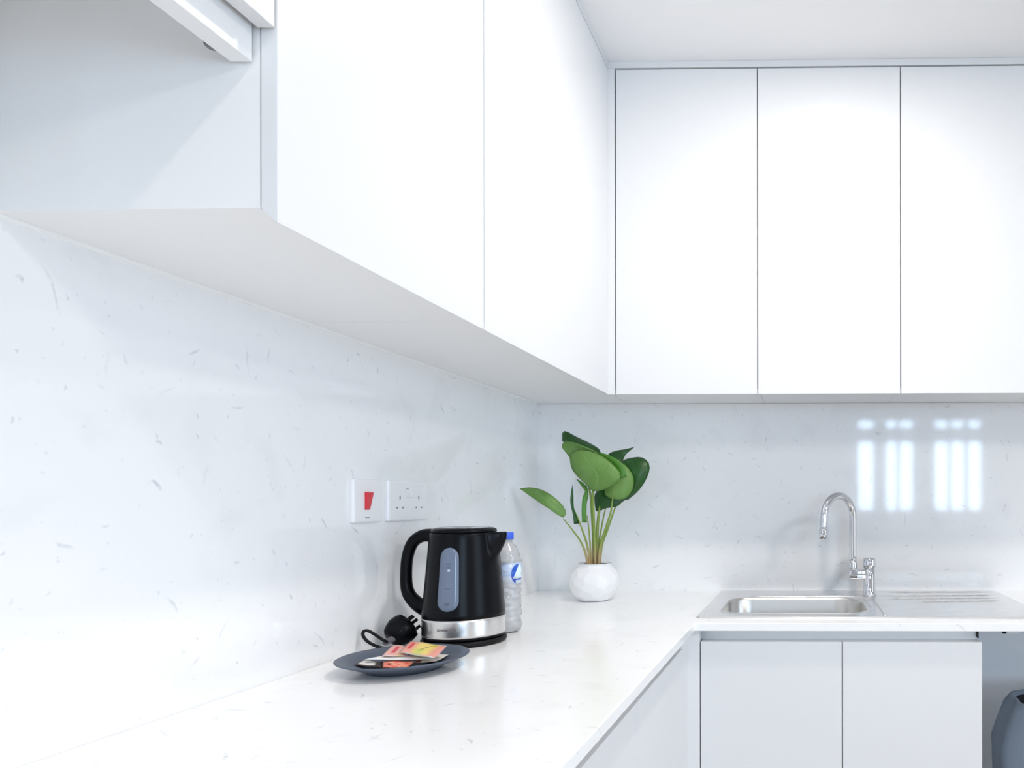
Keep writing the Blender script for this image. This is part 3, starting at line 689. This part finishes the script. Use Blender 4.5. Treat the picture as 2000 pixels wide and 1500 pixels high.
def sachet(label, corners, zs_, fn, name, puff=0.0022, bend=0.0):
    """flat pouch: corners (left-back, right-back, right-front, left-front) seen from the room, each with its own height"""
    P = [at(x, y, z=z) for (x, y), z in zip(corners, zs_)]
    nu, nv = 12, 8; bm = bmesh.new(); uvl = bm.loops.layers.uv.new('UVMap'); grid = {}
    nrm = (P[1]-P[0]).cross(P[3]-P[0]).normalized(); nrm = nrm if nrm.z > 0 else -nrm
    for sgn in (1, -1):
        for i in range(nu+1):
            for j in range(nv+1):
                u, v = i/nu, j/nv
                edge = i in (0, nu) or j in (0, nv)
                if sgn < 0 and edge: grid[(sgn, i, j)] = grid[(1, i, j)]; continue
                p = (P[3]*(1-u)+P[2]*u)*(1-v)+(P[0]*(1-u)+P[1]*u)*v
                h = (min(u, 1-u, 0.12)/0.12)*(min(v, 1-v, 0.2)/0.2)
                p = p + nrm*(sgn*puff*(0.15+0.85*h) if not edge else 0) + nrm*(bend*math.sin(PI*u)+0.0005*math.sin(9*u+5*v))
                grid[(sgn, i, j)] = bm.verts.new(p)
    for sgn in (1, -1):
        for i in range(nu):
            for j in range(nv):
                q = [(i, j), (i+1, j), (i+1, j+1), (i, j+1)]
                if sgn < 0: q = q[::-1]
                f = bm.faces.new([grid[(sgn, a, b)] for a, b in q])
                for lp, (a, b) in zip(f.loops, q): lp[uvl].uv = (a/nu, b/nv)
    lo = min(v.co.z for v in bm.verts)
    o = obj(name, bm, uvmat(name+'_print', fn), None, smooth=True)
    return tag(o, label, 'sachet', 'drink sachets on the plate')
zz = ZW
sachet('brown and white coffee sachet at the left front of the plate', [(708, 1289), (748, 1292.5), (748, 1304), (690, 1300)], [zz+.0150, zz+.0135, zz+.0120, zz+.0135], f_brown, 'coffee_sachet', 0.0018)
sachet('red and orange sachet at the front of the plate beside the brown one', [(748, 1290.5), (812, 1291), (795, 1304), (747, 1304.5)], [zz+.0160, zz+.0160, zz+.0125, zz+.0125], f_red, 'tea_sachet', 0.0018)
sachet('cream sachet at the right of the plate under the yellow one', [(838, 1273), (877, 1279), (851, 1292), (806, 1295)], [zz+.0140, zz+.0140, zz+.0140, zz+.0140], f_cream, 'sugar_sachet', 0.0018)
sachet('long white folded sachet across the middle of the plate', [(745, 1280.5), (812, 1279), (852, 1288), (708, 1289)], [zz+.0225, zz+.0225, zz+.0205, zz+.0195], lambda g, u, v: g.mix(g.mapr(v, 0, 1), (0.88, 0.87, 0.84, 1), (0.84, 0.78, 0.74, 1)), 'sugar_sachet', 0.0015)
sachet('pink and red tea sachet at the back of the plate, left of the yellow one', [(768, 1258.5), (812, 1264), (792, 1281.5), (745, 1282)], [zz+.0300, zz+.0275, zz+.0245, zz+.0245], f_pink, 'tea_sachet', 0.0016)
sachet('yellow and red tea sachet with a flower on top of the pile', [(802, 1251), (873.5, 1262), (848, 1286), (779, 1274.5)], [zz+.0370, zz+.0350, zz+.0285, zz+.0300], f_yellow, 'tea_sachet', 0.0018)

# ------------------------------------------------------------------ water bottle
bx, by = 0.1975, -0.7250
wb = empty('water_bottle', (bx, by, ZW), 'small crumpled clear plastic water bottle with a blue cap behind the kettle', 'bottle')
random.seed(4)
wob = [(random.uniform(0, 6.28), random.uniform(0.6, 1.4)) for _ in range(40)]
def crum(a, r, h):
    if h < 0.004 or h > 0.188: return r, h*1.035
    k = 0.0014*math.sin(3*a+wob[int(h*180) % 40][0])+0.0007*math.sin(5*a+h*300)
    return r+k, h*1.035
pr = [(0.012, 0.004), (0.022, 0.001), (0.0285, 0.004), (0.0310, 0.012)]
for i in range(1, 36):
    h = 0.012+0.142*i/36; rib = 0.0009*math.sin(h*520) if not 0.104 < h < 0.150 else 0
    r = 0.0312 - (0.0012 if 0.104 < h < 0.150 else 0); pr.append((r+rib, h))
pr += [(0.0305, 0.158), (0.0285, 0.166), (0.0245, 0.176), (0.0190, 0.184), (0.0145, 0.189), (0.0128, 0.192), (0.0128, 0.1955), (0.0146, 0.1962), (0.0146, 0.1972), (0.0125, 0.1978), (0.0125, 0.200)]
obj('bottle_body', lathe(pr, (bx, by, ZW+0.0003), 64, crum), M['pet'], wb, smooth=True)
def capfn(a, r, h): return (r+0.0003*math.cos(40*a) if r > 0.012 else r, h*1.035)
obj('cap', lathe([(0.0150, 0.1985), (0.0154, 0.1992), (0.0154, 0.2120), (0.0143, 0.2135), (0.004, 0.2138)], (bx, by, ZW+0.0003), 80, capfn), M['cap'], wb, smooth=True)
lm = mat('bottle_label', (0.6, 0.7, 0.85), 0.3); g = N(lm)
s = g.n('ShaderNodeSeparateXYZ'); g.l(g.n('ShaderNodeUVMap').outputs[0], s.inputs[0]); u, v = s.outputs[0], s.outputs[1]
# blue oval emblem with a white sail shape, on a pale blue band
du = g.math('SUBTRACT', u, 0.0); dv = g.math('SUBTRACT', v, 0.47)
ov = g.math('SQRT', g.math('ADD', g.math('POWER', g.math('DIVIDE', du, 0.40), 2.0), g.math('POWER', g.math('DIVIDE', dv, 0.50), 2.0)))
blue = g.mapr(ov, 0.93, 1.0, 1, 0)
sail = g.math('MULTIPLY', g.mapr(g.math('SUBTRACT', g.math('ADD', g.math('MULTIPLY', du, 1.9), 0.80), g.math('SUBTRACT', v, 0.27)), 0.22, 0.28, 0, 1), g.mapr(v, 0.25, 0.28))
sail = g.math('MULTIPLY', sail, g.mapr(du, -0.36, -0.32))
low = g.math('MULTIPLY', g.mapr(v, 0.16, 0.19, 1, 0), g.mapr(du, -0.16, -0.13))
c = g.mix(g.mapr(v, 0.30, 0.42), (0.74, 0.80, 0.90, 1), (0.50, 0.62, 0.84, 1))
c = g.mix(blue, c, (0.02, 0.10, 0.55, 1)); c = g.mix(g.math('MULTIPLY', blue, sail), c, (0.70, 0.86, 0.95, 1))
c = g.mix(g.math('MULTIPLY', blue, low), c, (0.78, 0.90, 0.97, 1)); g.l(c, g.b.inputs['Base Color'])
bm = bmesh.new(); uvl = bm.loops.layers.uv.new('UVMap'); n = 48; ring = []
la = math.atan2(CAM.y-by, CAM.x-bx)            # emblem is turned to the right of the side facing the room
for h in (0.1080, 0.1545):
    ring.append([bm.verts.new((bx+0.0314*math.cos(la-PI+2*PI*i/n), by+0.0314*math.sin(la-PI+2*PI*i/n), ZW+h)) for i in range(n)])
for i in range(n):
    j = (i+1) % n; f = bm.faces.new((ring[0][i], ring[0][j], ring[1][j], ring[1][i]))
    # u = arc length in label heights, zero at the emblem centre (about 55 degrees right of the facing side)
    for lp, (a, b) in zip(f.loops, ((i, 0), (i+1, 0), (i+1, 1), (i, 1))):
        lp[uvl].uv = (((a/n-0.5)*2*PI-math.radians(50))*0.0314/0.0455, b)
mods(obj('label_band', bm, lm, wb, smooth=True), sol=0.0003)

# ------------------------------------------------------------------ potted plant
qx, qy = 0.2450, -0.2180
pp = empty('potted_plant', (qx, qy, ZW), 'broad-leaved green plant in a white faceted ceramic pot in the worktop corner', 'plant')
random.seed(11)
Nf = 64; dirs = []
for i in range(Nf):
    z = 1-2*(i+0.5)/Nf; a = i*2.399963+random.uniform(-.12, .12); r = math.sqrt(1-z*z); dirs.append(Vector((r*math.cos(a), r*math.sin(a), z)).normalized())
bm = bmesh.new(); rings = []; NR, NA = 44, 120
zc2, rx_, rz_ = 0.0535, 0.0725, 0.0665
for i in range(NR+1):
    th = math.radians(149 - (149-38)*i/NR); ring = []
    for k in range(NA):
        ph = 2*PI*k/NA; d = Vector((math.sin(th)*math.cos(ph), math.sin(th)*math.sin(ph), math.cos(th)))
        t = min(1.0/d.dot(q) for q in dirs if d.dot(q) > 0.5)
        t = 0.965+(t-1.0)*0.6
        ring.append((qx+d.x*t*rx_, qy+d.y*t*rx_, ZW+max(0.0006, min(0.1085, zc2+d.z*t*rz_))))
    rings.append(ring)
ri = [(qx+0.0475*math.cos(2*PI*k/NA), qy+0.0475*math.sin(2*PI*k/NA), ZW+0.1085) for k in range(NA)]
ri2 = [(qx+0.0470*math.cos(2*PI*k/NA), qy+0.0470*math.sin(2*PI*k/NA), ZW+0.092) for k in range(NA)]
ro = [(qx+0.0510*math.cos(2*PI*k/NA), qy+0.0510*math.sin(2*PI*k/NA), ZW+0.1085) for k in range(NA)]
loops(bm, rings+[ro, ri, ri2], True, True, False)
obj('pot', bm, M['pot'], pp, smooth=False)
obj('soil', lathe([(0.002, 0.099), (0.0468, 0.1020), (0.0466, 0.096), (0.002, 0.094)], (qx, qy, ZW), 40), M['soil'], pp, smooth=True)

def crop5(x, y): return (1090+x/8.82, 830+y/8.82)
def crop2(x, y): return (980+x/3.947, 820+y/3.947)
def crop6(x, y): return (1100+x/8.33, 930+y/8.33)
def leaf(label, left, right, dl, dr, dm, m, conv=crop5, fold=0.0):
    """blade from base to tip: `left`/`right` margins, depths (metres in front of the pot axis) for the margins and midrib"""
    n = 14; nu = 10
    def samp(pts, ds):
        P = [at(*conv(*p), y=qy-d) for p, d in zip(pts, ds)]
        S = spline(P, 12); L = [0]
        for a, b in zip(S, S[1:]): L.append(L[-1]+(b-a).length)
        out = []
        for i in range(n+1):
            s_ = L[-1]*i/n; j = 0
            while j < len(L)-2 and L[j+1] < s_: j += 1
            f = (s_-L[j])/max(1e-9, L[j+1]-L[j]); out.append(S[j].lerp(S[j+1], min(1, max(0, f))))
        return out
    nl = len(left); nr = len(right)
    Ls = samp(left, [dl[0]+(dl[1]-dl[0])*math.sin(PI*i/(nl-1))+(dl[2]-dl[0])*i/(nl-1) for i in range(nl)])
    Rs = samp(right, [dr[0]+(dr[1]-dr[0])*math.sin(PI*i/(nr-1))+(dr[2]-dr[0])*i/(nr-1) for i in range(nr)])
    bm = bmesh.new(); uvl = bm.loops.layers.uv.new('UVMap'); G = []
    for i in range(n+1):
        row = []; t = i/n
        mid = (Ls[i]+Rs[i])/2
        for k in range(nu+1):
            u = k/nu; b = math.sin(PI*u)
            p = Ls[i].lerp(Rs[i], u); p = p + Vector((0, -1, 0))*(dm*b*math.sin(PI*min(1, t*1.05+0.02)))
            p = p + Vector((0, 1, 0))*fold*max(0, 1-abs(u-0.5)*6)*math.sin(PI*t)
            row.append(bm.verts.new(p))
        G.append(row)
    for i in range(n):
        for k in range(nu):
            f = bm.faces.new((G[i][k], G[i][k+1], G[i+1][k+1], G[i+1][k]))
            for lp, (a, b) in zip(f.loops, ((k, i), (k+1, i), (k+1, i+1), (k, i+1))): lp[uvl].uv = (a/nu, b/n)
    bmesh.ops.remove_doubles(bm, verts=bm.verts, dist=1e-5)
    o = obj('leaf', bm, m, pp, smooth=True); mods(o, sol=0.0009)
    if label: o['label'] = label
    return o
# large pale leaf in front, underside turned to the room
leaf('large pale green leaf facing the room', [(600, 1142), (440, 990), (255, 790), (205, 600), (225, 470), (400, 428)], [(612, 1142), (800, 1108), (1080, 925), (1000, 740), (800, 565), (600, 470), (400, 428)],
     (0.020, 0.030, 0.004), (0.020, 0.050, 0.004), 0.016, M['leaf_light'], fold=0.003)
# two leaves behind it, tips at the upper left
leaf('pale leaf behind the largest one, tip curled at the upper left', [(480, 1010), (330, 860), (200, 570), (62, 385), (72, 330), (110, 287)], [(560, 1000), (800, 800), (700, 500), (420, 355), (250, 292), (110, 287)],
     (0.004, 0.002, -0.012), (0.004, 0.020, -0.012), -0.014, M['leaf_light'])
leaf('dark upper leaf with its tip at the top left', [(760, 560), (590, 480), (400, 400), (200, 330), (80, 300), (72, 140)], [(745, 500), (690, 400), (500, 290), (300, 195), (130, 105), (72, 140)],
     (-0.006, -0.014, -0.022), (-0.006, -0.030, -0.022), 0.012, M['leaf_dark'])
# leaf to the right of the big one
leaf('pale green leaf right of the largest one', [(900, 1270), (800, 1180), (820, 1000), (800, 760), (700, 560), (750, 497)], [(960, 1283), (1150, 1270), (1280, 1120), (1300, 920), (1200, 730), (1000, 590), (860, 512), (750, 497)],
     (-0.004, 0.006, -0.026), (0.0, 0.008, -0.026), 0.014, M['leaf_light'], fold=0.003)
leaf('mid green leaf face showing above the pale right leaf', [(1080, 910), (1020, 780), (900, 640), (740, 530), (700, 470)], [(1180, 880), (1150, 740), (1060, 620), (900, 530), (780, 490), (700, 470)],
     (0.012, 0.016, -0.010), (0.008, 0.014, -0.010), 0.003, M['leaf_mid'])
leaf('small dark leaf with a pointed tip at the top right', [(960, 700), (860, 520), (1000, 445), (1170, 418), (1320, 375)], [(1060, 700), (1115, 610), (1160, 520), (1210, 470), (1320, 375)],
     (-0.020, -0.030, -0.050), (-0.020, -0.030, -0.050), 0.004, M['leaf_dark'])
leaf('broad dark glossy leaf at the far right', [(1180, 1290), (1150, 1150), (1150, 900), (1080, 750), (1110, 620), (1230, 572)], [(1210, 1285), (1370, 1150), (1500, 970), (1572, 790), (1565, 660), (1480, 575), (1370, 552), (1230, 572)],
     (-0.026, -0.020, -0.045), (-0.026, -0.010, -0.045), 0.018, M['leaf_dark'], fold=0.004)
leaf('dark leaf hanging below the others', [(650, 1480), (630, 1330), (640, 1180), (760, 1080), (1000, 1050)], [(700, 1492), (830, 1432), (960, 1420), (1050, 1385), (1120, 1310), (1230, 1270), (1230, 1150), (1000, 1050)],
     (-0.012, -0.016, -0.030), (-0.012, -0.006, -0.030), 0.010, M['leaf_dark'])
leaf('low pale leaf reaching out to the left', [(472, 752), (435, 735), (370, 690), (280, 630), (200, 575), (138, 530)], [(476, 754), (496, 715), (465, 655), (395, 590), (310, 540), (220, 522), (138, 530)],
     (0.010, 0.018, 0.026), (0.010, 0.004, 0.026), 0.006, M['leaf_light'], conv=crop2, fold=0.002)
leaf('narrow dark leaf edge at the left of the stems', [(556, 802), (548, 730), (530, 640), (533, 570), (545, 495)], [(600, 800), (580, 740), (556, 680), (552, 580), (545, 495)],
     (0.016, 0.020, 0.020), (0.006, 0.008, 0.020), 0.003, M['leaf_dark'], conv=crop2)
leaf(None, [(618, 790), (616, 700), (622, 610), (645, 540), (655, 500)], [(656, 792), (652, 720), (655, 640), (668, 580), (655, 500)],
     (0.012, 0.016, 0.004), (0.004, 0.008, 0.004), 0.003, M['leaf_mid'], conv=crop2)
leaf(None, [(650, 560), (622, 520), (596, 485), (573, 453)], [(660, 520), (630, 490), (600, 468), (573, 453)],
     (0.0, -0.004, -0.010), (0.0, -0.004, -0.010), 0.002, M['leaf_mid'], conv=crop2)
def stem(pts, d0, d1, r0, r1, conv=crop6):
    n = len(pts); P = [at(*conv(*p), y=qy-(d0+(d1-d0)*i/(n-1))) for i, p in enumerate(pts)]
    if P[0].z > ZW+0.0995: P[0].z = ZW+0.0990
    bm = bmesh.new(); tube(bm, spline(P, 6), lambda t: 1.2*(r0+(r1-r0)*t), 10); obj('stem', bm, M['stem'], pp, smooth=True)
stem([(520, 1400), (515, 1150), (500, 800), (490, 500), (485, 240)], 0.006, 0.019, 0.0036, 0.0024)
stem([(500, 1400), (490, 1000), (470, 650), (450, 350), (420, 180)], 0.000, 0.004, 0.0034, 0.0026)
stem([(550, 1400), (550, 1100), (560, 800), (585, 560), (600, 480)], -0.004, -0.012, 0.0046, 0.0024)
stem([(575, 1400), (600, 1150), (660, 940), (770, 600), (800, 400), (830, 160)], 0.004, 0.006, 0.0036, 0.0014)
stem([(585, 1400), (630, 1120), (710, 900), (800, 640), (850, 500)], -0.004, -0.022, 0.0036, 0.0016)
stem([(560, 1400), (590, 1050), (630, 800), (660, 650), (690, 520)], -0.010, -0.026, 0.0022, 0.0014)
stem([(430, 1400), (420, 1280), (370, 1050), (290, 820), (240, 680), (190, 570)], 0.010, 0.012, 0.0034, 0.0010)
stem([(405, 1400), (360, 1240), (270, 1040), (130, 850), (0, 690)], 0.014, 0.012, 0.0034, 0.0011)
stem([(470, 1400), (450, 1250), (430, 1000), (410, 800), (390, 640)], 0.006, 0.008, 0.0024, 0.0012)

# ------------------------------------------------------------------ fabric bag in the open bay
gx, gy = 1.60, -0.330
bg = empty('laundry_bag', (gx, gy, 0), 'slate grey soft-sided bag with black inside, right of the sink cabinet', 'bag')
def bagring(z, hx, hy, wob=1.0, n=72):
    out = []
    for i in range(n):
        a = 2*PI*i/n; c_, s_ = math.cos(a), math.sin(a); e = (abs(c_)**3+abs(s_)**3)**(-1/3)
        f = 1+wob*(0.035*math.sin(7*a+1.1)+0.02*math.sin(12*a+z*6))
        out.append((gx+c_*e*hx*f, gy+s_*e*hy*f, z))
    return out
bm = bmesh.new()
loops(bm, [bagring(0.001, .17, .12, .3), bagring(0.02, .19, .14, .4), bagring(0.25, .20, .15, .7), bagring(0.46, .212, .155, 1.0), bagring(0.53, .215, .155, 1.0), bagring(0.58, .20, .145, 1.0),
           bagring(0.63, .182, .130, .8), bagring(0.646, .170, .120, .5), bagring(0.648, .160, .112, .4), bagring(0.635, .155, .106, .4)], cap0=True)
obj('bag_body', bm, M['bag'], bg, smooth=True)
bm = bmesh.new(); loops(bm, [bagring(0.636, .1545, .1055, .4), bagring(0.55, .15, .10, .3), bagring(0.45, .14, .09, .2)], cap1=True)
obj('bag_lining', bm, M['bag_lining'], bg, smooth=True)['label'] = 'black lining'
